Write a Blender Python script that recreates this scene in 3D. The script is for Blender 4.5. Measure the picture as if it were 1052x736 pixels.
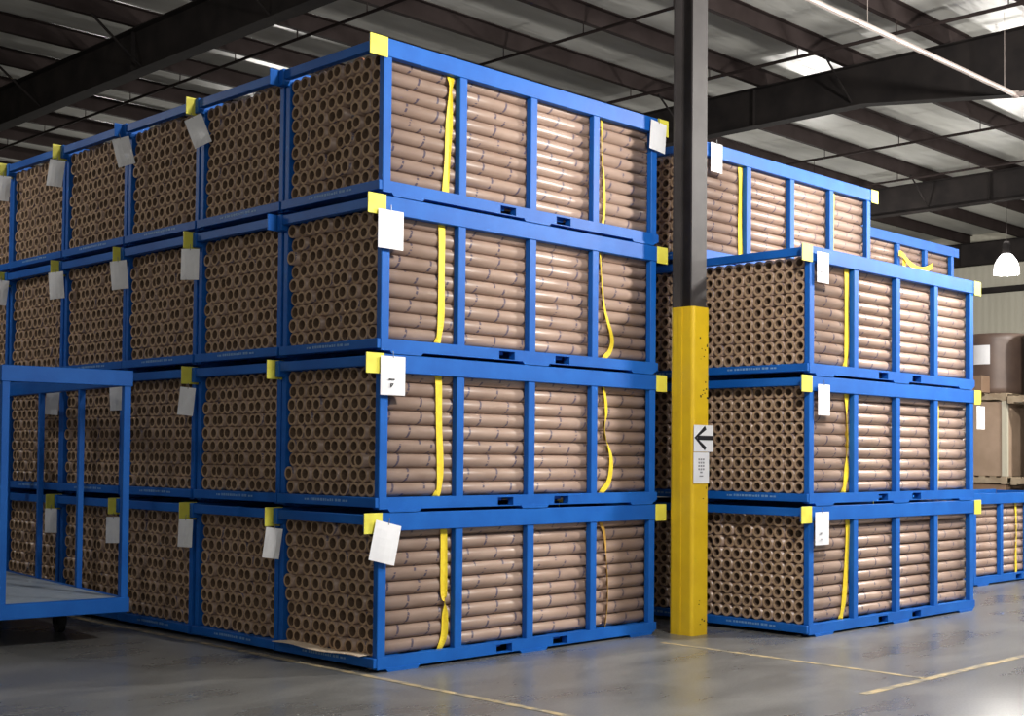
import bpy, bmesh, math, random
from mathutils import Vector, Matrix
random.seed(7)
S = bpy.context.scene
C = S.collection
for o in list(bpy.data.objects): bpy.data.objects.remove(o)

# ------------------------------------------------------------------ camera
CAM = Vector((-5.5625, -6.8192, 1.4607))
YAW, PIT, ROL, FPX = 0.785793, 0.0288033, 0.00941456, 1343.9
fw = Vector((math.cos(PIT)*math.cos(YAW), math.cos(PIT)*math.sin(YAW), math.sin(PIT)))
r_ = Vector((math.sin(YAW), -math.cos(YAW), 0)); u_ = r_.cross(fw)
rt = math.cos(ROL)*r_ + math.sin(ROL)*u_
up = -math.sin(ROL)*r_ + math.cos(ROL)*u_
cd = bpy.data.cameras.new('camera'); cam = bpy.data.objects.new('camera', cd); C.objects.link(cam)
M = Matrix((rt, up, -fw)).transposed().to_4x4(); M.translation = CAM
cam.matrix_world = M
cd.sensor_fit = 'HORIZONTAL'; cd.sensor_width = 36.0; cd.lens = FPX/1052*36.0
cd.shift_y = 61.38/1052; cd.clip_end = 200
S.camera = cam

# ------------------------------------------------------------------ world, exposure
w = bpy.data.worlds.new('world'); S.world = w; w.use_nodes = True
bg = w.node_tree.nodes['Background']; bg.inputs[0].default_value = (0.88, 0.94, 1.0, 1); bg.inputs[1].default_value = 0.42
S.view_settings.view_transform = 'Standard'; S.view_settings.look = 'None'
S.view_settings.exposure = 0.0; S.view_settings.gamma = 1.0; S.view_settings.use_curve_mapping = False
LAMP_POWER = 570.0          # each high-bay lamp
# high-bay lamps: (x, y, power factor); the one beside the camera is added to brighten the tube ends
LAMPS = [(20.0, 4.72, 1.0), (17.0, 7.3, 1.0), (9.6, 15.5, .8), (9.2, 21.5, .8),
         (6.8, -3.6, 3.1), (12.4, -3.2, 2.4), (0.4, -4.6, 2.0), (18.5, -3.0, 1.3), (-6.5, -5.0, .26), (-3.0, 6.8, .30)]

# ------------------------------------------------------------------ materials
def mat(name, col, rough=.5, metal=0, spec=.5):
    m = bpy.data.materials.new(name); m.use_nodes = True
    b = m.node_tree.nodes['Principled BSDF']
    b.inputs['Base Color'].default_value = (*col, 1); b.inputs['Roughness'].default_value = rough
    b.inputs['Metallic'].default_value = metal; b.inputs['Specular IOR Level'].default_value = spec
    return m
def N(m, t, **k):
    n = m.node_tree.nodes.new(t)
    for a, v in k.items(): setattr(n, a, v)
    return n
def L(m, a, b): m.node_tree.links.new(a, b)
def BS(m): return m.node_tree.nodes['Principled BSDF']
def ramp(m, pts):
    n = N(m, 'ShaderNodeValToRGB'); e = n.color_ramp.elements
    while len(e) < len(pts): e.new(.5)
    for i, (p, c) in enumerate(pts): e[i].position = p; e[i].color = (*c, 1)
    return n
def noisy(name, c1, c2, scale, rough=.5, metal=0, lo=.35, hi=.65, detail=4, bump=0, coord='Object', spec=.5):
    m = mat(name, c1, rough, metal, spec)
    tc = N(m, 'ShaderNodeTexCoord'); n = N(m, 'ShaderNodeTexNoise')
    n.inputs['Scale'].default_value = scale; n.inputs['Detail'].default_value = detail
    L(m, tc.outputs[coord], n.inputs['Vector'])
    r = ramp(m, [(lo, c1), (hi, c2)]); L(m, n.outputs['Fac'], r.inputs[0]); L(m, r.outputs[0], BS(m).inputs['Base Color'])
    if bump:
        b = N(m, 'ShaderNodeBump'); b.inputs['Strength'].default_value = bump; b.inputs['Distance'].default_value = .02
        L(m, n.outputs['Fac'], b.inputs['Height']); L(m, b.outputs[0], BS(m).inputs['Normal'])
    return m

BLUE = noisy('blue_paint', (.004, .088, .385), (.007, .112, .45), 3.5, .5, spec=.25)
def scratch(m):          # pale scuffs where the paint has worn
    tc = N(m, 'ShaderNodeTexCoord'); mp = N(m, 'ShaderNodeMapping'); mp.inputs['Scale'].default_value = (3, 3, 40)
    n = N(m, 'ShaderNodeTexNoise'); n.inputs['Scale'].default_value = 2.2; n.inputs['Detail'].default_value = 6
    L(m, tc.outputs['Object'], mp.inputs[0]); L(m, mp.outputs[0], n.inputs['Vector'])
    r = ramp(m, [(.72, (0, 0, 0)), (.80, (.6, .6, .6))]); L(m, n.outputs['Fac'], r.inputs[0])
    b = BS(m); src = b.inputs['Base Color'].links[0].from_socket
    mx = N(m, 'ShaderNodeMixRGB'); L(m, r.outputs[0], mx.inputs[0]); L(m, src, mx.inputs[1])
    mx.inputs[2].default_value = (.16, .28, .50, 1); L(m, mx.outputs[0], b.inputs['Base Color'])
scratch(BLUE)
YELLOW = noisy('yellow_cap_paint', (.78, .74, .10), (.70, .62, .07), 9, .45)
GUARD = noisy('yellow_guard_paint', (.74, .49, .010), (.66, .42, .009), 4, .42)
STRAP = noisy('yellow_webbing', (.85, .66, .03), (.78, .55, .02), 30, .55)
STRAPO = noisy('faded_orange_webbing', (.62, .36, .06), (.50, .27, .05), 30, .6)
PAPER = noisy('white_paper', (.82, .82, .84), (.76, .76, .79), 6, .6)
INK = mat('black_ink', (.015, .015, .02), .5)
GREYINK = mat('grey_ink', (.25, .25, .27), .5)
WIRE = mat('tie_wire', (.25, .25, .25), .4, .8)
STEEL = noisy('dark_steel_primer', (.020, .018, .018), (.030, .026, .025), 2.5, .8, spec=.03)
PURLIN = noisy('brown_red_primer', (.026, .019, .018), (.036, .027, .026), 3, .75, spec=.08)
COLUMN = noisy('grey_column_paint', (.036, .032, .032), (.052, .046, .046), 4, .6, spec=.25)
PIPE = noisy('pale_pipe', (.42, .36, .33), (.30, .25, .23), 3, .45, .2)
DECK = noisy('galvanised_deck', (.33, .38, .45), (.24, .29, .36), 5, .45)
SHEET = noisy('pale_cardboard', (.78, .64, .50), (.68, .54, .40), 8, .8)
WOOD = noisy('pallet_wood', (.45, .36, .25), (.33, .25, .17), 7, .8)
BOXL = noisy('light_brown_carton', (.46, .33, .24), (.38, .27, .19), 3, .7)
BOXM = noisy('mid_brown_carton', (.27, .17, .11), (.22, .14, .09), 3, .7)
WRAPB = noisy('brown_wrapped_roll', (.13, .085, .065), (.095, .062, .05), 3, .45)
WRAPG = noisy('grey_green_wrapped_roll', (.30, .31, .26), (.21, .225, .19), 2, .35)
EDGEB = mat('pale_edge_board', (.62, .58, .46), .7)
RUBBER = mat('black_rubber', (.02, .02, .02), .8)
RED = noisy('reddish_board', (.36, .15, .08), (.30, .12, .06), 8, .8)
LINEM = noisy('worn_line_paint', (.46, .36, .20), (.21, .19, .15), 9, .5, lo=.40, hi=.60, coord='Object')

# cardboard tube: kraft paper with a dark winding seam that spirals along it (uv: x = metres along + offset, y = turn)
TUBE = mat('kraft_tube', (.40, .28, .21), .34)
uv = N(TUBE, 'ShaderNodeUVMap'); uv.uv_map = 'uv'
sp = N(TUBE, 'ShaderNodeSeparateXYZ'); L(TUBE, uv.outputs[0], sp.inputs[0])
def mth(m, op, a, b=None):
    n = N(m, 'ShaderNodeMath', operation=op)
    for i, v in enumerate((a, b)):
        if v is None: continue
        if isinstance(v, (int, float)): n.inputs[i].default_value = v
        else: L(m, v, n.inputs[i])
    return n.outputs[0]
oi = N(TUBE, 'ShaderNodeObjectInfo')
xo = mth(TUBE, 'ADD', sp.outputs[0], mth(TUBE, 'MULTIPLY', oi.outputs['Random'], 3.0))
ph = mth(TUBE, 'FRACT', mth(TUBE, 'ADD', mth(TUBE, 'DIVIDE', xo, .285), mth(TUBE, 'MULTIPLY', sp.outputs[1], .38)))
dd = mth(TUBE, 'ABSOLUTE', mth(TUBE, 'SUBTRACT', ph, .5))
line = mth(TUBE, 'LESS_THAN', dd, .034)
nz = N(TUBE, 'ShaderNodeTexNoise'); nz.inputs['Scale'].default_value = 14; L(TUBE, uv.outputs[0], nz.inputs['Vector'])
brk = mth(TUBE, 'GREATER_THAN', nz.outputs['Fac'], .44)
fac = mth(TUBE, 'MULTIPLY', mth(TUBE, 'MULTIPLY', line, brk), .85)
n2 = N(TUBE, 'ShaderNodeTexNoise'); n2.inputs['Scale'].default_value = 3; L(TUBE, uv.outputs[0], n2.inputs['Vector'])
rr = ramp(TUBE, [(.3, (.325, .222, .172)), (.7, (.42, .30, .24))]); L(TUBE, n2.outputs['Fac'], rr.inputs[0])
mx = N(TUBE, 'ShaderNodeMixRGB'); L(TUBE, fac, mx.inputs[0]); L(TUBE, rr.outputs[0], mx.inputs[1]); mx.inputs[2].default_value = (.07, .06, .11, 1)
L(TUBE, mx.outputs[0], BS(TUBE).inputs['Base Color'])
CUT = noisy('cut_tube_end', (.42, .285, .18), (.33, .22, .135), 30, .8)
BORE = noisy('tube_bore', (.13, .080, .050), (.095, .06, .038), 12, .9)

# concrete floor: polished, mottled, with traffic stains
FLOOR = mat('polished_concrete', (.17, .175, .18), .3)
tc = N(FLOOR, 'ShaderNodeTexCoord'); mp = N(FLOOR, 'ShaderNodeMapping'); mp.inputs['Scale'].default_value = (.55, 1.3, 1)
mp.inputs['Rotation'].default_value = (0, 0, .5)
a = N(FLOOR, 'ShaderNodeTexNoise'); a.inputs['Scale'].default_value = 1.1; a.inputs['Detail'].default_value = 7; a.inputs['Roughness'].default_value = .62
b = N(FLOOR, 'ShaderNodeTexNoise'); b.inputs['Scale'].default_value = 60; b.inputs['Detail'].default_value = 2
L(FLOOR, tc.outputs['Object'], mp.inputs[0]); L(FLOOR, mp.outputs[0], a.inputs['Vector']); L(FLOOR, tc.outputs['Object'], b.inputs['Vector'])
ra = ramp(FLOOR, [(.30, (.095, .095, .095)), (.50, (.145, .145, .143)), (.72, (.21, .207, .20))]); L(FLOOR, a.outputs['Fac'], ra.inputs[0])
rb = ramp(FLOOR, [(.3, (.80, .80, .80)), (.7, (1.1, 1.1, 1.1))]); L(FLOOR, b.outputs['Fac'], rb.inputs[0])
mm = N(FLOOR, 'ShaderNodeMixRGB', blend_type='MULTIPLY'); mm.inputs[0].default_value = 1; L(FLOOR, ra.outputs[0], mm.inputs[1]); L(FLOOR, rb.outputs[0], mm.inputs[2])
L(FLOOR, mm.outputs[0], BS(FLOOR).inputs['Base Color'])
rg = N(FLOOR, 'ShaderNodeMapRange'); rg.inputs['From Min'].default_value = .3; rg.inputs['From Max'].default_value = .7; rg.inputs['To Min'].default_value = .22; rg.inputs['To Max'].default_value = .38
L(FLOOR, a.outputs['Fac'], rg.inputs[0]); L(FLOOR, rg.outputs[0], BS(FLOOR).inputs['Roughness'])
bp = N(FLOOR, 'ShaderNodeBump'); bp.inputs['Strength'].default_value = .06; bp.inputs['Distance'].default_value = .01
L(FLOOR, a.outputs['Fac'], bp.inputs['Height']); L(FLOOR, bp.outputs[0], BS(FLOOR).inputs['Normal'])

# roof insulation facing: pale vinyl with soft creases
ROOF = mat('vinyl_roof_insulation', (.50, .50, .47), .38)
tc = N(ROOF, 'ShaderNodeTexCoord'); mp = N(ROOF, 'ShaderNodeMapping'); mp.inputs['Scale'].default_value = (.5, 2.2, 1)
a = N(ROOF, 'ShaderNodeTexNoise'); a.inputs['Scale'].default_value = 1.6; a.inputs['Detail'].default_value = 5
L(ROOF, tc.outputs['Object'], mp.inputs[0]); L(ROOF, mp.outputs[0], a.inputs['Vector'])
ra = ramp(ROOF, [(.3, (.43, .43, .40)), (.7, (.55, .55, .52))]); L(ROOF, a.outputs['Fac'], ra.inputs[0]); L(ROOF, ra.outputs[0], BS(ROOF).inputs['Base Color'])
bp = N(ROOF, 'ShaderNodeBump'); bp.inputs['Strength'].default_value = .5; bp.inputs['Distance'].default_value = .05
L(ROOF, a.outputs['Fac'], bp.inputs['Height']); L(ROOF, bp.outputs[0], BS(ROOF).inputs['Normal'])
# ribbed wall sheeting
WALL = mat('ribbed_wall_sheet', (.42, .40, .33), .6)
tc = N(WALL, 'ShaderNodeTexCoord'); wv = N(WALL, 'ShaderNodeTexWave'); wv.bands_direction = 'DIAGONAL'; wv.inputs['Scale'].default_value = 3.5
mp = N(WALL, 'ShaderNodeMapping'); mp.inputs['Scale'].default_value = (1, 1, 0)
L(WALL, tc.outputs['Object'], mp.inputs[0]); L(WALL, mp.outputs[0], wv.inputs['Vector'])
bp = N(WALL, 'ShaderNodeBump'); bp.inputs['Strength'].default_value = .25; bp.inputs['Distance'].default_value = .02
L(WALL, wv.outputs['Fac'], bp.inputs['Height']); L(WALL, bp.outputs[0], BS(WALL).inputs['Normal'])
GLOW = mat('lit_acrylic_lens', (.9, .9, .9), .4)
BS(GLOW).inputs['Emission Color'].default_value = (1, .97, .95, 1); BS(GLOW).inputs['Emission Strength'].default_value = 6

# ------------------------------------------------------------------ mesh helpers
class MB:
    def __init__(s): s.v = []; s.f = []; s.mi = []
    def box(s, x0, x1, y0, y1, z0, z1, mi=0):
        n = len(s.v)
        s.v += [(x, y, z) for z in (z0, z1) for y in (y0, y1) for x in (x0, x1)]
        for q in ((0, 2, 3, 1), (4, 5, 7, 6), (0, 1, 5, 4), (2, 6, 7, 3), (0, 4, 6, 2), (1, 3, 7, 5)):
            s.f.append([n+i for i in q]); s.mi.append(mi)
        return s
    def prism(s, pts, y0, y1, axis='y', mi=0):       # polygon in the other two axes, extruded along axis
        n = len(s.v); k = len(pts)
        for t in (y0, y1):
            for a, b in pts:
                s.v.append({'y': (a, t, b), 'x': (t, a, b), 'z': (a, b, t)}[axis])
        s.f.append([n+i for i in range(k)][::-1]); s.f.append([n+k+i for i in range(k)]); s.mi += [mi, mi]
        for i in range(k):
            j = (i+1) % k; s.f.append([n+i, n+j, n+k+j, n+k+i]); s.mi.append(mi)
        return s
    def tube(s, p0, p1, r, seg=12, mi=0, caps=True):
        p0 = Vector(p0); p1 = Vector(p1); d = (p1-p0).normalized()
        a = d.orthogonal().normalized(); b = d.cross(a); n = len(s.v)
        for p in (p0, p1):
            for i in range(seg):
                t = 2*math.pi*i/seg; s.v.append(tuple(p+r*(math.cos(t)*a+math.sin(t)*b)))
        for i in range(seg):
            j = (i+1) % seg; s.f.append([n+i, n+j, n+seg+j, n+seg+i]); s.mi.append(mi)
        if caps:
            s.f.append([n+i for i in range(seg)][::-1]); s.f.append([n+seg+i for i in range(seg)]); s.mi += [mi, mi]
        return s
    def lathe(s, prof, seg=24, c=(0, 0), mi=0):
        n = len(s.v); k = len(prof)
        for r, z in prof:
            for i in range(seg):
                t = 2*math.pi*i/seg; s.v.append((c[0]+r*math.cos(t), c[1]+r*math.sin(t), z))
        for a in range(k-1):
            for i in range(seg):
                j = (i+1) % seg; s.f.append([n+a*seg+i, n+a*seg+j, n+(a+1)*seg+j, n+(a+1)*seg+i]); s.mi.append(mi)
        return s
    def mesh(s, name, mats, smooth=False, bevel=0):
        m = bpy.data.meshes.new(name); m.from_pydata(s.v, [], s.f)
        for x in (mats if isinstance(mats, (list, tuple)) else [mats]): m.materials.append(x)
        m.polygons.foreach_set('material_index', s.mi)
        if bevel or True:
            bm = bmesh.new(); bm.from_mesh(m)
            if not smooth: bmesh.ops.recalc_face_normals(bm, faces=bm.faces)
            if bevel: bmesh.ops.bevel(bm, geom=bm.edges[:], offset=bevel, segments=1, affect='EDGES')
            bm.to_mesh(m); bm.free()
        if smooth: m.polygons.foreach_set('use_smooth', [True]*len(m.polygons))
        m.update(); return m
    def build(s, name, mats, parent=None, loc=None, rotz=0, smooth=False, bevel=0):
        return put(name, s.mesh(name, mats, smooth, bevel), parent, loc, rotz)
def put(name, mesh, parent=None, loc=None, rotz=0):
    o = bpy.data.objects.new(name, mesh); C.objects.link(o)
    if parent is not None: o.parent = parent
    if loc is not None: o.location = loc
    o.rotation_euler.z = rotz
    return o
def tag(o, label=None, cat=None, group=None, kind=None):
    if label: o['label'] = label
    if cat: o['category'] = cat
    if group: o['group'] = group
    if kind: o['kind'] = kind
    return o
def empty(name, loc, rotz=0, **k):
    o = bpy.data.objects.new(name, None); C.objects.link(o); o.location = loc; o.rotation_euler.z = rotz
    o.empty_display_size = .1
    return tag(o, **k)
def copy_tree(o, parent=None):
    c = o.copy(); C.objects.link(c)
    if parent is not None: c.parent = parent
    for ch in list(o.children): copy_tree(ch, c)
    return c

# ------------------------------------------------------------------ the building
XW, YN, YF, XE, ZR = -13.0, -13.0, 26.0, 27.6, 7.44
def struct(name, mb, m, **k): return tag(mb.build(name, m, **k), kind='structure')
struct('floor', MB().box(XW, XE, YN, YF, -.2, 0), FLOOR)
struct('ceiling', MB().box(XW, XE, YN, YF, ZR, ZR+.2), ROOF)
struct('wall_right', MB().box(XE, XE+.2, YN, YF, 0, ZR), WALL)
struct('wall_back', MB().box(XW, XE, YF, YF+.2, 0, ZR), WALL)
struct('wall_left', MB().box(XW-.2, XW, YN, YF, 0, ZR), WALL)
nt = [0]
def trim(mb, m, **k): nt[0] += 1; return struct('trim_%d' % nt[0], mb, m, **k)
# main rafters (tapered I-sections) run along y; deeper towards the column at y = -0.2
def rafter(X, haunch):
    m = MB(); zt = 7.18; zb = 6.6
    for (a, b, za, zb_) in [(YN, -8, 6.25, 6.6), (-8, haunch, 6.6, 6.6), (haunch, 0, 6.6, 6.22), (0, YN, 0, 0)][2:3]: pass
    prof = [(YF, zt), (YF, zb), (haunch, zb), (-.2, 6.20), (-3.6, zb), (YN, zb), (YN, zt)]
    m.prism([(y, z) for y, z in prof], X-.012, X+.012, 'x')
    m.box(X-.11, X+.11, YN, YF, zt-.015, zt)
    low = [(YF, zb), (haunch, zb), (-.2, 6.20), (-3.6, zb), (YN, zb)]
    for (ya, za), (yb, zb2) in zip(low[:-1], low[1:]):
        m.prism([(ya, za), (yb, zb2), (yb, zb2-.016), (ya, za-.016)], X-.11, X+.11, 'x')
    for k in range(-6, 14): 
        y = .3+1.5*k*1.0
        m.box(X-.07, X+.07, y-.006, y+.006, zb, zt-.015) if k % 3 == 0 else None
    return trim(m, STEEL)
for X, h in ((3.25, 2.6), (11.33, 2.9), (19.45, 2.9), (27.35, 2.9)): rafter(X, h)
# purlins (Z-sections) run along x on top of the rafters
for k in range(-8, 18):
    y = .14+1.5*k
    if not YN < y < YF: continue
    m = MB(); z0, z1 = 7.19, 7.425
    m.box(XW, XE, y-.006, y+.006, z0, z1); m.box(XW, XE, y, y+.075, z0, z0+.012); m.box(XW, XE, y-.075, y, z1-.012, z1)
    trim(m, PURLIN)
# wall girts and the dark header on the far wall
trim(MB().box(XE-.22, XE-.002, YN, YF, 5.84, 5.98), STEEL)
trim(MB().box(XE-.22, XE-.002, YN, YF, 2.2, 2.34), STEEL)
# braces between rafter and purlins (short diagonals)
for X in (3.25, 11.33, 19.45):
    for k in (0, 2, 4, 6, 8):
        y = .14+1.5*k
        for s in (-1, 1):
            if s > 0: continue
            trim(MB().tube((X+s*.02, y-.02, 6.66), (X+s*.75, y-.02, 7.2), .018, 6), STEEL)

# floor lines
trim(MB().box(-.135, -.08, -6.5, 7.2, .0005, .0025), LINEM)
trim(MB().box(2.56, 2.61, -2.58, -.36, .0005, .0025), LINEM)
trim(MB().box(1.75, 9.5, -2.63, -2.57, .0005, .0025), LINEM)

# conduits under the purlins
for i, (x, z, r, lab) in enumerate([(4.72, 7.05, .022, 'thin dark conduit crossing the roof bay above the left stack, left of centre'),
        (7.15, 7.02, .022, 'thin dark conduit crossing under the purlins above the long face of the left stack'),
        (9.92, 7.02, .026, 'dark conduit crossing under the purlins in front of the middle rafter'),
        (12.9, 7.05, .016, 'thin conduit crossing the purlins just behind the middle rafter'),
        (15.5, 7.02, .024, 'dark conduit crossing halfway between the middle and far rafters'),
        (18.2, 7.02, .022, 'dark conduit crossing just in front of the far rafter')]):
    m = MB().tube((x, -10, z), (x, 24, z), r, 8)
    for k in range(-5, 14): m.tube((x, .14+1.5*k, z), (x, .14+1.5*k, 7.2), .008, 5)
    tag(m.build('ceiling_conduit', PURLIN), lab, 'conduit', 'dark conduits under the roof purlins')
m = MB().tube((2.0, .5, 6.2), (10.93, .5, 6.2), .032, 10).tube((10.93, .5, 6.2), (10.93, -6, 6.2), .032, 10)
for x in (4.5, 7.2, 10.6): m.tube((x, .5, 6.2), (x, .5, 7.2), .004, 5)
m.lathe([(.001, 6.15), (.045, 6.16), (.045, 6.24), (.001, 6.25)], 10, (10.93, .5))
tag(m.build('sprinkler_pipe', PIPE, smooth=False), 'long pale pipe hung under the roof, turning a corner at the upper right', 'pipe')

# steel column with its yellow guard
col = empty('steel_column', (3.15, -.17, 0), label='dark grey steel building column with a yellow guard between the two stacks', cat='column')
m = MB(); m.box(-.10, .10, -.105, -.090, 0, 6.55); m.box(-.10, .10, .080, .095, 0, 6.55); m.box(-.008, .008, -.09, .08, 0, 6.55)
m.build('shaft', COLUMN, col)
m = MB(); m.box(-.15, .15, -.15, .15, 6.5, 6.56); tag(m.build('cap_plate', STEEL, col))
bmg = MB(); o_ = [(-.112, -.135), (.112, -.135), (.112, .105), (-.112, .105)]
prof = []
for (cx, cy, a0) in ((-.082, -.105, 180), (.082, -.105, 270), (.082, .075, 0), (-.082, .075, 90)):
    for k in range(5):
        t = math.radians(a0+k*22.5); prof.append((cx+.03*math.cos(t), cy+.03*math.sin(t)))
bmg.prism(prof, 0.0, 2.70, 'z')
bmg.box(-.117, -.110, -.02, .02, 0, 2.69)
g = bmg.build('guard', GUARD, col)
gl = MB()
random.seed(3)
for k in range(26):
    z = random.choice([random.uniform(.05, .3), random.uniform(1.1, 1.25), random.uniform(2.2, 2.5), random.uniform(1.9, 2.1)]); x = random.uniform(-.03, .09)
    gl.box(x, x+random.uniform(.006, .02), -.1362, -.1348, z, z+random.uniform(.004, .02))
tag(gl.build('scuff_marks', STEEL, col), 'small dark scuffs on the yellow guard')
# arrow sign and number label
sg = empty('arrow_sign', (3.15, -.31, 1.62), label='white square sign with a black arrow pointing left on the yellow column guard', cat='sign')
pl = MB().box(-.108, .155, -.004, 0, -.115, .105).build('plate', PAPER, sg)
ar = MB()
ar.box(-.065, .155, -.007, -.0045, -.018, .018)
ar.prism([(-.105, .0), (-.075, .0), (.055, .070), (.035, .098)], -.007, -.0045, 'y')
ar.prism([(-.105, .0), (-.075, .0), (.058, -.078), (.035, -.103)], -.007, -.0045, 'y')
tag(ar.build('arrow', INK, pl), 'black left-pointing arrow')
lb = empty('location_label', (3.15, -.308, 1.36), label='white paper location label below the arrow sign on the yellow guard', cat='label')
pl = MB().box(-.108, .10, -.003, 0, -.115, .14).build('paper', PAPER, lb)
tm = MB()
for k in range(3):
    for j in range(4):
        tm.box(-.045+.03*k, -.025+.03*k, -.0045, -.003, .075-.027*j, .090-.027*j)
tm.box(-.02, .01, -.0045, -.003, -.03, -.018); tm.box(-.03, .02, -.0045, -.003, -.06, -.05)
tag(tm.build('printing', GREYINK, pl), 'faint grey printing')

# ------------------------------------------------------------------ steel crates
Lc, Wc, Hc, PITCH = 2.93, 1.13, 1.07, 1.153
meshes = {}
def part_mesh(key, mb, m, bevel=0): meshes[key] = mb.mesh(key, m, bevel=bevel)
part_mesh('post', MB().box(0, .072, 0, .05, .09, .96), BLUE, .004)
tr = MB().box(-.13, Lc+.13, -.008, .055, .945, 1.066).box(.05, Lc-.05, -.011, -.007, .985, 1.0)
part_mesh('top_rail', tr, BLUE)
part_mesh('top_rail_far', MB().box(-.062, Lc, .0, .05, .945, 1.062), BLUE, .004)
part_mesh('top_rail_near', MB().box(0, Lc, -.008, .052, .943, 1.066).box(-.13, 0, -.008, .004, .945, 1.064).box(Lc, Lc+.13, -.008, .004, .945, 1.064), BLUE, .003)
part_mesh('end_rail', MB().box(-.055, 0, .0, Wc-.05, .985, 1.052), BLUE, .003)
part_mesh('end_sill', MB().box(-.03, .05, .0, Wc, .032, .098), BLUE, .003)
sill = MB()
for a, b in ((0, 1.11), (1.27, 1.71), (1.87, Lc)): sill.box(a, b, -.004, .055, .020, .1)
for a, b in ((1.11, 1.27), (1.71, 1.87)): sill.box(a, b, -.004, .055, .084, .1).box(a, b, -.004, .055, .020, .026)
part_mesh('bottom_rail', sill, BLUE)
part_mesh('foot', MB().prism([(0, .022), (.02, 0), (.28, 0), (.30, .022)], -.012, .07, 'y'), BLUE)
part_mesh('corner_cap', MB().box(-.134, .022, -.016, -.0085, .930, 1.068), YELLOW, .002)
part_mesh('corner_cap_right', MB().box(-.006, .132, -.016, -.0085, .930, 1.068), YELLOW, .002)
fl = MB()
for k in range(9): fl.box(.12+.32*k, .24+.32*k, .05, Wc-.05, .06, .0985)
part_mesh('floor_slats', fl, BLUE)
pk = MB()
for a in (1.125, 1.725): pk.box(a, a+.13, .02, Wc-.02, .037, .077)
MARKM = mat('faded_stencil', (.16, .30, .55), .6)
stn = MB(); random.seed(5)
y = .30
while y < .80:
    w_ = random.uniform(.012, .03); stn.box(-.0312, -.0302, y, y+w_, .062, .062+random.choice((.018, .018, .014))); y += w_+random.choice((.008, .008, .02))
part_mesh('stencil_marks', stn, MARKM)
POSTX = (0, .70, 1.425, 2.135, Lc-.072)
def make_crate(caps, capr, name='steel_crate'):
    t = empty(name, (0, 0, 0))
    for yy in (0, Wc-.05):
        for x in POSTX: put('post', meshes['post'], t, (x, yy, 0))
    put('top_rail', meshes['top_rail_near'], t); put('top_rail', meshes['top_rail_far'], t, (0, Wc-.05, 0))
    for x in (0, Lc+.055): put('end_rail', meshes['end_rail'], t, (x, 0, 0))
    es = [put('end_sill', meshes['end_sill'], t, (x, 0, 0)) for x in (0, Lc-.02)]
    put('bottom_rail', meshes['bottom_rail'], t); put('bottom_rail', meshes['bottom_rail'], t, (0, Wc-.052, 0))
    for yy in (0, Wc-.06):
        for x in (.07, 1.345, 2.60): put('foot', meshes['foot'], t, (x, yy, 0))
    put('floor_slats', meshes['floor_slats'], t)
    if caps: tag(put('corner_cap', meshes['corner_cap'], t), 'yellow painted corner cap')
    if capr: tag(put('corner_cap', meshes['corner_cap_right'], t, (Lc, 0, 0)), 'yellow painted corner cap')
    tag(put('stencil_marks', meshes['stencil_marks'], es[0]), 'faded illegible stencil')
    return t
proto = {}
def crate(x, y, tier, caps, capr, label, group):
    k = (caps, capr)
    if k not in proto: proto[k] = o = make_crate(caps, capr)
    else: o = copy_tree(proto[k])
    o.location = (x, y, tier*Hc)
    tag(o, label, 'crate', group)
    return o
TIER = ['bottom', 'second', 'third', 'top']
LROW = ['nearest corner crate of the left stack', 'second crate back along the left row', 'third crate back along the left row',
        'fourth crate back along the left row', 'fifth crate back along the left row', 'sixth crate back at the left edge']
NOCAP = {(1, 3), (1, 2), (3, 3)}
R0 = (3.705, -.98); R1 = (3.77, .175); T0 = (8.85, .08); T1 = (7.90, 1.30)
crates = []      # (x, y, tier, stackname)
for k in range(6):
    for t in range(4):
        dx = random.uniform(-.008, .008) if k else 0
        crates.append((dx, k*PITCH, t, 'L%d' % k))
        crate(dx, k*PITCH, t, (k, t) not in NOCAP, True, 'blue steel tube crate, %s tier, %s' % (TIER[t], LROW[k]), 'blue crates of tubes in the left stack')
for t in range(3):
    crates.append((R0[0], R0[1], t, 'R0'))
    crate(R0[0], R0[1], t, True, True, 'blue steel tube crate, %s tier of the three-high stack right of the column' % (TIER[t] if t < 2 else 'top'), 'blue crates of tubes in the right stack')
for t in range(4):
    crates.append((R1[0], R1[1], t, 'R1'))
    crate(R1[0], R1[1], t, True, True, 'blue steel tube crate, %s tier of the four-high stack just behind the column' % TIER[t], 'blue crates of tubes behind the right stack')
for t in range(4):
    crates.append((T1[0], T1[1], t, 'T1'))
    crate(T1[0], T1[1], t, False, False, 'blue steel tube crate, %s tier of the farthest four-high stack at right' % TIER[t], 'blue crates of tubes in the farthest stack')
crates.append((T0[0], T0[1], 0, 'T0'))
crate(T0[0], T0[1], 0, False, False, 'single blue tube crate on the floor at the far right edge', 'blue crates of tubes at the far right')

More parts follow.
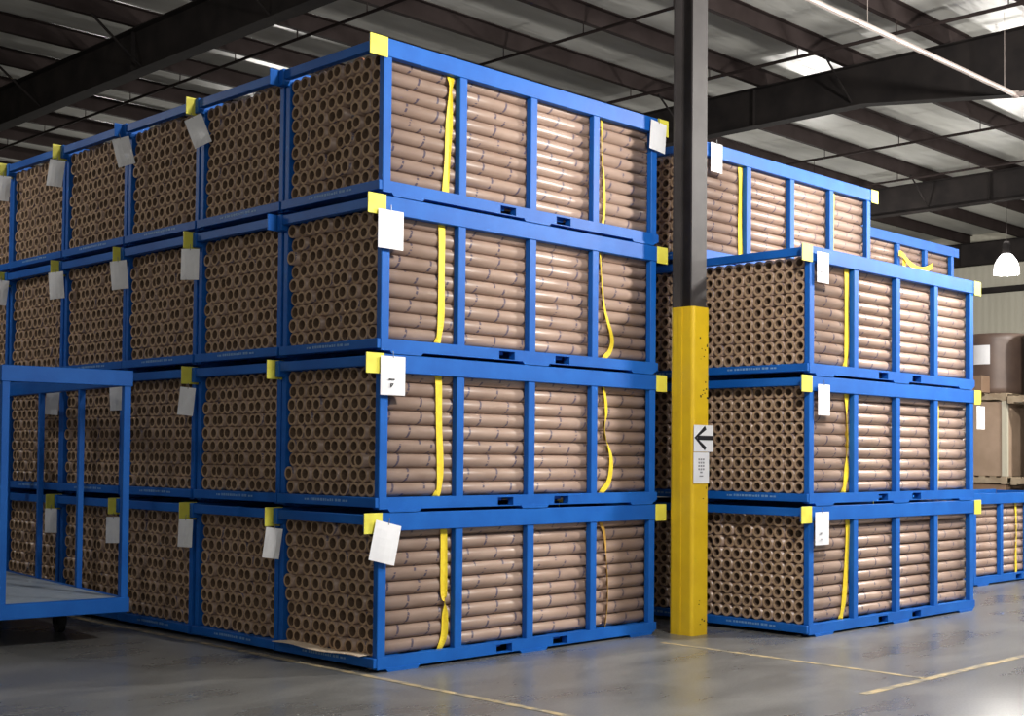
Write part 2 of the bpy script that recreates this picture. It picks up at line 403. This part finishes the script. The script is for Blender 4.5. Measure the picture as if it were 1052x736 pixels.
# ------------------------------------------------------------------ cardboard tubes
RT, LT = .0492, 2.88
def tube_geo(ri, seg, uoff, c=(0, 0, 0), verts=None, faces=None, mi=None, uvs=None, length=LT, tilt=0):
    n = len(verts); x0, y0, z0 = c
    rings = ((0, RT), (length, RT), (length, ri), (0, ri))
    for x, r in rings:
        for i in range(seg):
            t = 2*math.pi*i/seg; verts.append((x0+x, y0+r*math.cos(t), z0+r*math.sin(t)))
    for a in range(4):
        b = (a+1) % 4
        for i in range(seg):
            j = (i+1) % seg
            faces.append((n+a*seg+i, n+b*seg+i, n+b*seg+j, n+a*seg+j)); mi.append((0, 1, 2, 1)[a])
            xa, xb = rings[a][0], rings[b][0]
            uvs += [xa+uoff, i/seg, xb+uoff, i/seg, xb+uoff, (i+1)/seg, xa+uoff, (i+1)/seg]
def tube_mesh(name, items, seg):
    V, F, MI, UV = [], [], [], []
    for ri, uo, c in items: tube_geo(ri, seg, uo, c, V, F, MI, UV)
    m = bpy.data.meshes.new(name); m.from_pydata(V, [], F)
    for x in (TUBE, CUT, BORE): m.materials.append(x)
    m.polygons.foreach_set('material_index', MI)
    m.polygons.foreach_set('use_smooth', [k == 0 or k == 2 for k in MI])
    u = m.uv_layers.new(name='uv'); u.data.foreach_set('uv', UV)
    m.update(); return m
random.seed(11)
NR, NC = 9, 10
tubes = []
for (cx, cy, t, st) in crates:
    thick = st[0] in 'RT'
    for i in range(NR):
        rowj = random.uniform(-.004, .004)
        for j in range(NC):
            if st == 'L0' and t == 3 and (i, j) == (5, 3): continue     # one tube missing in the photo's top corner crate
            jx = random.uniform(.0, .028) if st[0] == 'L' else random.uniform(.0, .014)
            if st == 'L0' and random.random() < .10: jx = -random.uniform(.0, .022)
            if st == 'R0' and t == 0 and i >= 6: jx = random.uniform(0, .04)
            y = .052+RT+.002+j*.1025+rowj+random.uniform(-.0012, .0012)
            z = .1+RT+i*.0986+random.uniform(-.001, .001)
            x, y, z = cx+jx+.008, cy+y, t*Hc+z
            P = Vector((x, y, z)); d = P-CAM; zc = d.dot(fw)
            k = FPX/zc
            px = 526+k*d.dot(rt); py = 429.38-k*d.dot(up)
            disc = math.pi*RT*RT*abs((d.normalized()).x)*k*k
            side = 0
            if j == 0 and st in ('L0', 'R0', 'T0') or (j == 0 and st in ('R1', 'T1') and t == 3):
                side = 2.2*2*RT*k*k*abs(d.normalized().y)*.8
                if st == 'T0': side *= .3
                if st == 'T1': side *= .35
            if st in ('T0', 'T1', 'R1') : disc = 0
            if st == 'R0' and px < 731: disc = 0
            if st[0] == 'L' and st != 'L0': disc *= .8
            tubes.append((disc+side, x, y, z, st, t, i, j, thick))
tubes.sort(key=lambda q: -q[0])
ROWN = ['lowest', 'second', 'third', 'fourth', 'fifth', 'sixth', 'seventh', 'eighth', 'uppermost']
COLN = ['nearest', 'second', 'third', 'fourth', 'fifth', 'sixth', 'seventh', 'eighth', 'ninth', 'tenth']
WHERE = {'L0': ('bottom corner crate of left stack', 'second-tier corner crate of left stack', 'third-tier corner crate of left stack', 'top corner crate of left stack'),
         'R0': ('bottom crate right of column', 'middle crate right of column', 'top front crate right of column'),
         'R1': ('', '', '', 'high crate behind the column'), 'T1': ('', '', '', 'top crate of farthest stack'), 'T0': ('lone crate at far right',)}
GRP = {'L': 'cardboard tubes in the left stack', 'R': 'cardboard tubes in the right stack', 'T': 'cardboard tubes in the far crates'}
var = {(th, v): tube_mesh('cardboard_tube', [((.0285 if th else .0325)+.0015*v, random.uniform(0, 3), (0, 0, 0))], 24) for th in (0, 1) for v in range(3)}
for q in tubes[:300]:
    _, x, y, z, st, t, i, j, th = q
    o = bpy.data.objects.new('cardboard_tube', var[(int(th), random.randrange(3))]); C.objects.link(o)
    o.location = (x, y, z); o.rotation_euler.x = random.uniform(0, 6.28)
    s = 'nearest the post' if j == 0 else COLN[j]+' from near post'
    tag(o, 'cardboard tube, %s row up, %s, %s' % (ROWN[i], s, WHERE[st][t]) if i else 'cardboard tube, lowest row, %s, %s' % (s, WHERE[st][t]), 'tube', GRP[st[0]])
rest = tube_mesh('stacked_tubes', [((.0285 if q[8] else .0325)+random.uniform(0, .003), random.uniform(0, 3), (q[1], q[2], q[3])) for q in tubes[300:]], 14)
tag(put('stacked_tubes', rest), 'brown cardboard tubes filling the other blue crates in rows', 'tubes', kind='stuff')

# odd tube ends lying loose on top of a load
def loose_tube(loc, rz, length, label, m=RED):
    V, F, MI, UV = [], [], [], []
    tube_geo(.035, 20, 0, (0, 0, 0), V, F, MI, UV, length=length)
    me = bpy.data.meshes.new('loose_tube'); me.from_pydata(V, [], F); [me.materials.append(q) for q in (m, m, BORE)]
    me.polygons.foreach_set('material_index', MI); me.update()
    o = put('loose_tube', me, None, loc, rz); tag(o, label, 'tube'); return o
loose_tube((.12, .42, 4.205), 0, 2.4, 'reddish tube lying loose on top of the highest corner load')
# pale sheet under the bottom corner load
sh = MB(); n = 14
ys = [.10+i*(1.0/n) for i in range(n+1)]
for i in range(n):
    a, b = ys[i], ys[i+1]
    xa, xb = [-.075+.02*math.sin(5*v+1)+(.02 if v < .25 else 0) for v in (a, b)]
    za, zb = [.108+.006*math.sin(9*v) for v in (a, b)]
    sh.prism([(a, za), (b, zb), (b, zb-.005), (a, za-.005)], -.085+.01*math.sin(8*a), .03, 'x')
tag(sh.build('cardboard_sheet', SHEET), 'pale torn cardboard sheet sticking out under the bottom corner load', 'sheet')

# ------------------------------------------------------------------ straps
def ribbon(pts, width, th=.003, m=STRAP):
    """pts: (x, y, z, twist) ; the band lies across x at twist 0"""
    mb = MB(); n = len(pts)
    rows = []
    for i, (x, y, z, tw) in enumerate(pts):
        p = Vector((x, y, z)); a = Vector(pts[max(0, i-1)][:3]); b = Vector(pts[min(n-1, i+1)][:3]); d = (b-a).normalized()
        wv_ = Vector((math.cos(tw), math.sin(tw), 0)); wv_ = (wv_-d*wv_.dot(d)).normalized(); nn = d.cross(wv_).normalized()
        rows.append([p+wv_*(width/2)*s+nn*(th/2)*q for s, q in ((-1, -1), (1, -1), (1, 1), (-1, 1))])
    for r in rows: mb.v += [tuple(v) for v in r]
    for i in range(n-1):
        for k in range(4):
            l = (k+1) % 4; mb.f.append([4*i+k, 4*i+l, 4*i+4+l, 4*i+4+k]); mb.mi.append(0)
    mb.f.append([0, 1, 2, 3]); mb.f.append([4*n-1, 4*n-2, 4*n-3, 4*n-4]); mb.mi += [0, 0]
    return mb
def smoothpts(ctrl, n=30):
    out = []
    for s in range(len(ctrl)-1):
        p0 = ctrl[max(0, s-1)]; p1 = ctrl[s]; p2 = ctrl[s+1]; p3 = ctrl[min(len(ctrl)-1, s+2)]
        for k in range(6):
            t = k/6
            out.append(tuple(.5*((2*b)+(-a+c)*t+(2*a-5*b+4*c-d)*t*t+(-a+3*b-3*c+d)*t**3) for a, b, c, d in zip(p0, p1, p2, p3)))
    out.append(ctrl[-1]); return out
def strap(cx, cy, tier, ctrl, label, width=.05, m=STRAP):
    # goes over the load behind the top rail, then hangs down the face of the tubes
    z0 = tier*Hc
    x0 = ctrl[0][0]
    path = [(x0, .30, .9995, 0), (x0, .12, .9995, 0), (x0, .075, .985, 0)]
    path += [(x, .043-.0, z, tw) for x, z, tw in ctrl] 
    path += [(ctrl[-1][0], .06, .094, 0)]
    P = smoothpts(path)
    mb = ribbon([(x, y, z, tw) for x, y, z, tw in P], width, m=m)
    o = mb.build('cargo_strap', m, None, (cx, cy, z0), smooth=False)
    return tag(o, label, 'strap', 'yellow straps hanging down the tube loads')
strap(0, 0, 3, [(.645, .93, .0), (.648, .85, .5), (.635, .6, 0), (.622, .35, .2), (.61, .18, .1), (.605, .11, 0)], 'wide yellow strap at the first middle post, top tier of the left stack', .066)
strap(0, 0, 2, [(.575, .92, 0), (.578, .6, .1), (.578, .3, 0), (.56, .15, .3), (.545, .11, 0)], 'yellow strap in the first bay, third tier of the left stack', .062)
strap(0, 0, 1, [(.56, .92, 0), (.57, .6, .1), (.585, .3, 0), (.575, .15, .3), (.55, .11, 0)], 'yellow strap in the first bay, second tier of the left stack', .062)
strap(0, 0, 0, [(.625, .92, 0), (.632, .5, 0), (.640, .43, .9), (.645, .34, .1), (.640, .2, 0), (.60, .11, .2)], 'yellow strap with a twist, first bay, bottom tier of the left stack', .062)
strap(0, 0, 3, [(2.275, .93, .4), (2.28, .7, .7), (2.31, .45, .3), (2.32, .25, .3), (2.30, .11, .2)], 'thin yellow strap in the last bay, top tier of the left stack', .035)
strap(0, 0, 2, [(2.27, .93, .5), (2.29, .75, .6), (2.33, .5, .4), (2.42, .28, .1), (2.40, .17, 0), (2.33, .11, 0)], 'curved yellow strap in the last bay, third tier of the left stack', .045)
strap(0, 0, 1, [(2.33, .93, .4), (2.36, .75, .3), (2.34, .58, .9), (2.42, .38, .2), (2.40, .2, 0), (2.31, .11, 0)], 'wavy yellow strap in the last bay, second tier of the left stack', .05)
strap(0, 0, 0, [(2.30, .93, 0), (2.35, .83, .2), (2.38, .55, .9), (2.39, .3, .8), (2.36, .11, .9)], 'thin faded orange strap in the last bay, bottom tier of the left stack', .035, STRAPO)
x0, y0 = R0
strap(x0, y0, 2, [(.645, .93, 0), (.648, .6, .1), (.65, .3, 0), (.635, .15, .2), (.62, .11, 0)], 'yellow strap in the first bay, top crate right of the column', .07)
strap(x0, y0, 1, [(.648, .93, 0), (.65, .55, .9), (.652, .3, 0), (.62, .15, .2), (.60, .11, 0)], 'yellow strap in the first bay, middle crate right of the column', .07)
strap(x0, y0, 0, [(.67, .93, 0), (.665, .7, .1), (.62, .3, 0), (.58, .15, .2), (.56, .11, 0)], 'slanting yellow strap in the first bay, bottom crate right of the column', .07)
strap(x0, y0, 1, [(2.29, .93, .3), (2.29, .6, .3), (2.29, .3, .3), (2.28, .11, .3)], 'yellow strap beside the last middle post, middle crate right of the column', .045)
strap(x0, y0, 0, [(2.285, .93, .3), (2.275, .6, .9), (2.285, .3, .5), (2.28, .11, .3)], 'faded yellow strap beside the last middle post, bottom crate right of the column', .035)
x1, y1 = R1
strap(x1, y1, 3, [(.655, .93, 0), (.66, .7, .2), (.655, .4, .1), (.665, .11, 0)], 'yellow strap in the first visible bay of the crate high behind the column', .07)
strap(x1, y1, 3, [(2.28, .93, .3), (2.28, .6, .5), (2.28, .11, .4)], 'thin yellow strap in the last bay of the crate high behind the column', .04)
strap(T0[0], T0[1], 0, [(1.20, .93, 0), (1.225, .6, .3), (1.21, .3, .1), (1.215, .11, 0)], 'yellow strap on the single crate at the far right edge', .055)
# strap loop slung across the farthest stack
def loop(): 
    X, Y, Z = T1[0], T1[1]-.03, 3*Hc
    P = smoothpts([(X+1.41, Y, Z+.82, 0), (X+1.47, Y-.02, Z+.80, 0), (X+1.62, Y-.03, Z+.71, 0), (X+1.80, Y-.04, Z+.66, 0), (X+2.0, Y-.03, Z+.67, 0), (X+2.20, Y-.02, Z+.73, 0), (X+2.28, Y, Z+.76, 0)])
    n = len(P); mb = MB()
    rows = []
    for i, p in enumerate(P):
        h = .035
        rows.append([(p[0], p[1]-.002, p[2]-h), (p[0], p[1]-.002, p[2]+h), (p[0], p[1]+.002, p[2]+h), (p[0], p[1]+.002, p[2]-h)])
    for r in rows: mb.v += r
    for i in range(n-1):
        for k in range(4):
            l = (k+1) % 4; mb.f.append([4*i+k, 4*i+l, 4*i+4+l, 4*i+4+k]); mb.mi.append(0)
    mb.f.append([0, 1, 2, 3]); mb.f.append([4*n-1, 4*n-2, 4*n-3, 4*n-4]); mb.mi += [0, 0]
    mb.box(X+1.50, X+1.57, Y-.006, Y-.002, Z+.35, Z+.76); mb.box(X+2.10, X+2.17, Y-.006, Y-.002, Z+.35, Z+.70)
    tag(mb.build('strap_loop', STRAP), 'yellow strap slung in a loop across the farthest stack at right', 'strap')
loop()

# ------------------------------------------------------------------ paper tags
def paper_tag(loc, yaw, w_, h_, roll, label, group, marks=0, curl=.01, point=False):
    t = empty('paper_tag', loc, 0, label=label, cat='paper tag', group=group)
    t.rotation_euler = (0, roll, yaw)
    mb = MB(); nx, nz = 4, 5; th = .0012
    for s in (0, 1):
        for i in range(nx+1):
            for k in range(nz+1):
                fx = i/nx-.5; fz = k/nz
                ww = w_
                if point: ww = w_*(1-.55*max(0, (fz-.55)/.45)) if fz > .5 else w_*(1-.35*(fz*1.2 if False else max(0, (.25-fz)/.25)))
                y = curl*(math.cos(fx*3.1)*math.sin(fz*2.7+.4))*(-1)
                mb.v.append((fx*ww, y+s*th, -h_+fz*h_))
    q = (nx+1)*(nz+1)
    for i in range(nx):
        for k in range(nz):
            a = i*(nz+1)+k; b = a+nz+1
            mb.f.append([a, b, b+1, a+1]); mb.f.append([q+a, q+a+1, q+b+1, q+b]); mb.mi += [0, 0]
    me = [(0, i) for i in range(nz+1)]
    she = mb.build('sheet', PAPER, t)
    MB().tube((0, -.004, -.012), (0, .0, .035), .0025, 6).build('tie', WIRE, t)
    if marks:
        im = MB(); yy = -curl-.004
        if marks == 1:
            im.box(-.045, .005, yy, yy+.0015, -h_*.62, -h_*.58); im.box(-.03, -.024, yy, yy+.0015, -h_*.80, -h_*.70); im.box(-.03, -.005, yy, yy+.0015, -h_*.715, -h_*.70)
            im.prism([(-.03, -h_*.80), (-.022, -h_*.80), (-.003, -h_*.71), (-.011, -h_*.71)], yy, yy+.0015, 'y')
        else:
            im.box(-.05, -.02, yy, yy+.0015, -h_*.66, -h_*.62); im.box(-.04, -.02, yy, yy+.0015, -h_*.84, -h_*.81)
        tag(im.build('markings', INK if marks == 1 else GREYINK, she), 'small dark marks')
    return t
GN = 'white paper tags at the crate corners'
Rr = math.radians
paper_tag((.052, -.030, 3.105), 0, .22, .262, 0, 'white paper tag on the near post, third tier of the left stack', GN, 0)
paper_tag((.085, -.030, 2.120), 0, .215, .262, 0, 'white paper tag with a dark mark on the near post, second tier, left stack', GN, 1)
paper_tag((.060, -.036, 1.000), 0, .225, .270, Rr(13), 'white paper tag hanging askew on the near post, bottom tier, left stack', GN, 0)
paper_tag((2.915, -.030, 4.240), 0, .205, .245, Rr(5), 'white paper tag at the right end, top tier of the left stack', GN, 0)
paper_tag((x0+.155, y0-.030, 3.165), 0, .18, .255, 0, 'white paper tag on the near post, top crate right of the column', GN, 2)
paper_tag((x0+.175, y0-.030, 2.070), 0, .18, .255, 0, 'white paper tag on the near post, middle crate right of the column', GN, 0)
paper_tag((x0+.145, y0-.034, 1.020), 0, .21, .270, 0, 'white paper tag on the near post, bottom crate right of the column', GN, 2)
paper_tag((x0+Lc+.115, y0-.020, 1.985), 0, .17, .225, 0, 'white paper tag under the right corner, middle crate right of the column', GN, 0)
paper_tag((x1+.19, y1-.030, 4.275), 0, .17, .26, 0, 'white paper tag beside the column on the high crate behind it', GN, 0)
spots = {(2, 3): 3.985, (3, 3): 4.01, (4, 3): 4.0, (5, 3): 4.02, (2, 2): 2.94, (3, 2): 2.96, (4, 2): 2.97, (5, 2): 3.0,
         (2, 1): 1.86, (3, 1): 1.92, (4, 1): 1.90, (1, 0): .81, (2, 0): .83, (3, 0): .80, (4, 0): .83}
random.seed(4)
TN = ['bottom', 'second', 'third', 'top']; KN = ['first', 'second', 'third', 'fourth', 'fifth', 'sixth']
for (k, t), z in spots.items():
    h_ = .245 if t > 1 else .22
    xx = -.115; yy = k*PITCH-.075
    if (k, t) == (1, 0): xx, yy = -.08, k*PITCH-.07
    paper_tag((xx, yy, z+h_/2), Rr(random.uniform(-60, -35)), .15 if t > 1 else .12, h_, Rr(random.choice((-1, 1))*random.uniform(14, 26) if t == 3 and k < 4 else random.uniform(-9, 9)),
              'white paper tag, %s tier, %s crate back along the left row' % (TN[t], KN[k]), GN, 0, .016, point=False)

# ------------------------------------------------------------------ empty cart at the left
ca = empty('empty_steel_cart', (-.52, 2.38, .24), Rr(-6.5), label='tall empty blue steel cart with a grey deck at the left edge', cat='cart')
WX, WY, HZ = .97, 2.9, 1.84      # extends to -x and +y from its near right corner
for x in (-.055, -WX):
    for y in (0, WY/3-.03, 2*WY/3-.03, WY-.055):
        cx = .055 if y in (0, WY-.055) else .045
        MB().box(x, x+cx, y, y+cx, .10, HZ-.10).build('post', BLUE, ca, bevel=.003)
for x in (-.06, -WX-.005):
    MB().box(x, x+.065, 0, WY, HZ-.11, HZ).build('top_rail', BLUE, ca, bevel=.003)
    MB().box(x, x+.065, 0, WY, 0, .10).build('bottom_rail', BLUE, ca, bevel=.003)
for y in (-.01, WY-.06):
    MB().box(-WX-.01, .01, y, y+.06, HZ-.115, HZ+.005).build('end_rail', BLUE, ca, bevel=.003)
    MB().box(-WX-.01, .01, y, y+.06, -.005, .105).build('end_sill', BLUE, ca, bevel=.003)
MB().box(-WX+.06, -.06, .05, WY-.05, .085, .103).build('deck', DECK, ca)
for x in (-.22, -WX+.22):
    for y in (.85, WY-.45):
        wl = MB(); wl.tube((x-.025, y, -.155), (x+.025, y, -.155), .085, 20); fk = MB().box(x-.045, x-.03, y-.04, y+.04, -.17, 0).box(x+.03, x+.045, y-.04, y+.04, -.17, 0).box(x-.045, x+.045, y-.045, y+.045, -.03, .0).build('caster_fork', STEEL, ca); wl.build('wheel', RUBBER, fk)
MB().tube((.012, .03, .22), (.012, .03, .28), .014, 8).build('latch', WIRE, ca)

# ------------------------------------------------------------------ goods on pallets, far right
def pallet(x, y, z, w_, d_, label, rot=0):
    t = empty('wooden_pallet', (x, y, z), rot, label=label, cat='pallet', group='wooden pallets at the far right')
    for k in range(7): MB().box(0, d_, k*(w_-.09)/6, k*(w_-.09)/6+.09, .10, .12).build('deck_board', WOOD, t)
    for k in range(3): MB().box(k*(d_-.045)/2, k*(d_-.045)/2+.045, 0, w_, .018, .10).build('stringer', WOOD, t)
    for k in range(3): MB().box(0, d_, k*(w_-.09)/2, k*(w_-.09)/2+.09, 0, .018).build('bottom_board', WOOD, t)
    return t
GX = 14.0
yL, yR = 2.02, .85          # left column spans y 2.02..3.15, right column 0.85..1.90
def carton(loc, d, w_, h_, m, label, edge=False, paper=None):
    t = empty('cardboard_carton', loc, label=label, cat='carton')
    bx = MB().box(0, d, 0, w_, 0, h_).build('box', m, t, bevel=.006)
    MB().box(-.002, d+.002, w_/2-.03, w_/2+.03, h_-.001, h_+.002).build('tape', SHEET, bx)
    if edge: MB().box(-.012, .06, -.012, -.002, 0, h_+.01).box(-.014, -.004, -.012, .065, 0, h_+.01).build('edge_board', EDGEB, t)
    if paper:
        a, b, c, e = paper; tag(MB().box(-.006, -.002, a, b, c, e).build('document', PAPER, bx), 'white document')
    return t
def roll(loc, r, h_, m, label, paper=None):
    t = empty('wrapped_roll', loc, label=label, cat='roll')
    mb = MB(); prof = [(.001, 0), (r-.02, 0), (r, .02)]
    for k in range(1, 12): prof.append((r+(.004 if k % 2 else -.003), .02+k*(h_-.04)/12))
    prof += [(r, h_-.02), (r-.02, h_), (.05, h_), (.05, h_-.03), (.001, h_-.03)]
    mb.lathe(prof, 40).build('wrap', m, t, smooth=True)
    if paper:
        a0, a1, z0, z1 = paper; pm = MB(); n = 6
        pr = [(math.cos(a0+(a1-a0)*i/n)*(r+.008), math.sin(a0+(a1-a0)*i/n)*(r+.008)) for i in range(n+1)]
        pr += [(math.cos(a1-(a1-a0)*i/n)*(r+.005), math.sin(a1-(a1-a0)*i/n)*(r+.005)) for i in range(n+1)]
        pm.prism(pr, z0, z1, 'z'); tag(pm.build('document', PAPER, t), 'white document')
    return t
pallet(GX, yL, 0, 1.15, 1.1, 'wooden pallet on the floor under the left carton column, far right')
carton((GX+.02, yL+.03, .122), 1.05, 1.08, .96, BOXM, 'brown carton on the lowest pallet at the far right, mostly hidden')
pallet(GX, yL, 1.09, 1.15, 1.1, 'wooden pallet under the light brown carton with pale edge board')
carton((GX+.02, yL+.01, 1.212), 1.05, 1.08, 1.15, BOXL, 'large light brown carton with a pale edge board, far right', True, (.66, .86, .02, .22))
pallet(GX, yL, 2.375, 1.15, 1.1, 'wooden pallet on top of the light brown carton')
carton((GX-.30, yL+.25, 2.497), .28, .50, .26, BOXM, 'small brown carton on the upper pallet beside the dark roll')
roll((GX+.62, yL+.46, 2.497), .50, .95, WRAPB, 'dark brown wrapped roll standing on the upper left pallet, far right', (math.radians(166), math.radians(196), .46, .76))
pallet(GX, yR, 0, 1.10, 1.1, 'wooden pallet on the floor under the grey rolls, far right')
roll((GX+.55, yR+.55, .122), .52, .95, WRAPG, 'grey green wrapped roll on the floor pallet at the far right')
pallet(GX, yR, 1.08, 1.10, 1.1, 'middle wooden pallet under the grey green roll at the right edge')
roll((GX+.55, yR+.55, 1.202), .52, 1.12, WRAPG, 'grey green wrapped roll at middle height, right edge')
pallet(GX-.02, yR, 2.33, 1.14, 1.1, 'upper wooden pallet between the grey rolls at the right edge')
roll((GX+.55, yR+.55, 2.452), .52, 1.0, WRAPG, 'grey green wrapped roll on the uppermost pallet at the right edge', (math.radians(150), math.radians(178), .62, .90))

# ------------------------------------------------------------------ high-bay lamps
def highbay(x, y, f, label):
    t = empty('high_bay_lamp', (x, y, 5.2), label=label, cat='lamp', group='high-bay lamps')
    sh = MB(); prof = [(.245, 0), (.245, .10), (.225, .20), (.18, .30), (.12, .38), (.07, .42)]
    sh.lathe(prof, 32).lathe([(r-.006, z) for r, z in prof][::-1], 32).lathe([(.245, 0), (.239, 0)], 32).build('shade', GLOW, t, smooth=True)
    MB().lathe([(.001, .40), (.075, .41), (.085, .46), (.085, .60), (.05, .66), (.001, .66)], 20).build('ballast_housing', STEEL, t, smooth=True)
    MB().tube((0, 0, .64), (0, 0, 2.24), .005, 6).build('hanging_rod', STEEL, t)
    ld = bpy.data.lights.new('lamp_light', 'POINT'); ld.energy = LAMP_POWER*f; ld.color = (1, .96, .90); ld.shadow_soft_size = .16
    lo = bpy.data.objects.new('lamp_light', ld); C.objects.link(lo); lo.parent = t; lo.location = (0, 0, -.19)
    u2 = bpy.data.lights.new('lamp_uplight', 'POINT'); u2.energy = 14; u2.color = (1, .97, .92); u2.shadow_soft_size = .10
    lu = bpy.data.objects.new('lamp_uplight', u2); C.objects.link(lu); lu.parent = t; lu.location = (0, 0, .82)
    return t
HL = ['glowing bell-shaped high-bay lamp at the right edge below the far rafter', 'high-bay lamp hidden behind the right stack', 'high-bay lamp hidden behind the left stack',
      'farthest high-bay lamp behind the left stack', 'high-bay lamp over the aisle in front of the right stack', 'high-bay lamp over the aisle at the far right',
      'high-bay lamp over the aisle near the camera', 'high-bay lamp over the far aisle', 'added unseen lamp beside the camera brightening the tube ends', 'high-bay lamp over the aisle beyond the empty cart']
for (x, y, f), lab in zip(LAMPS, HL): highbay(x, y, f, lab)
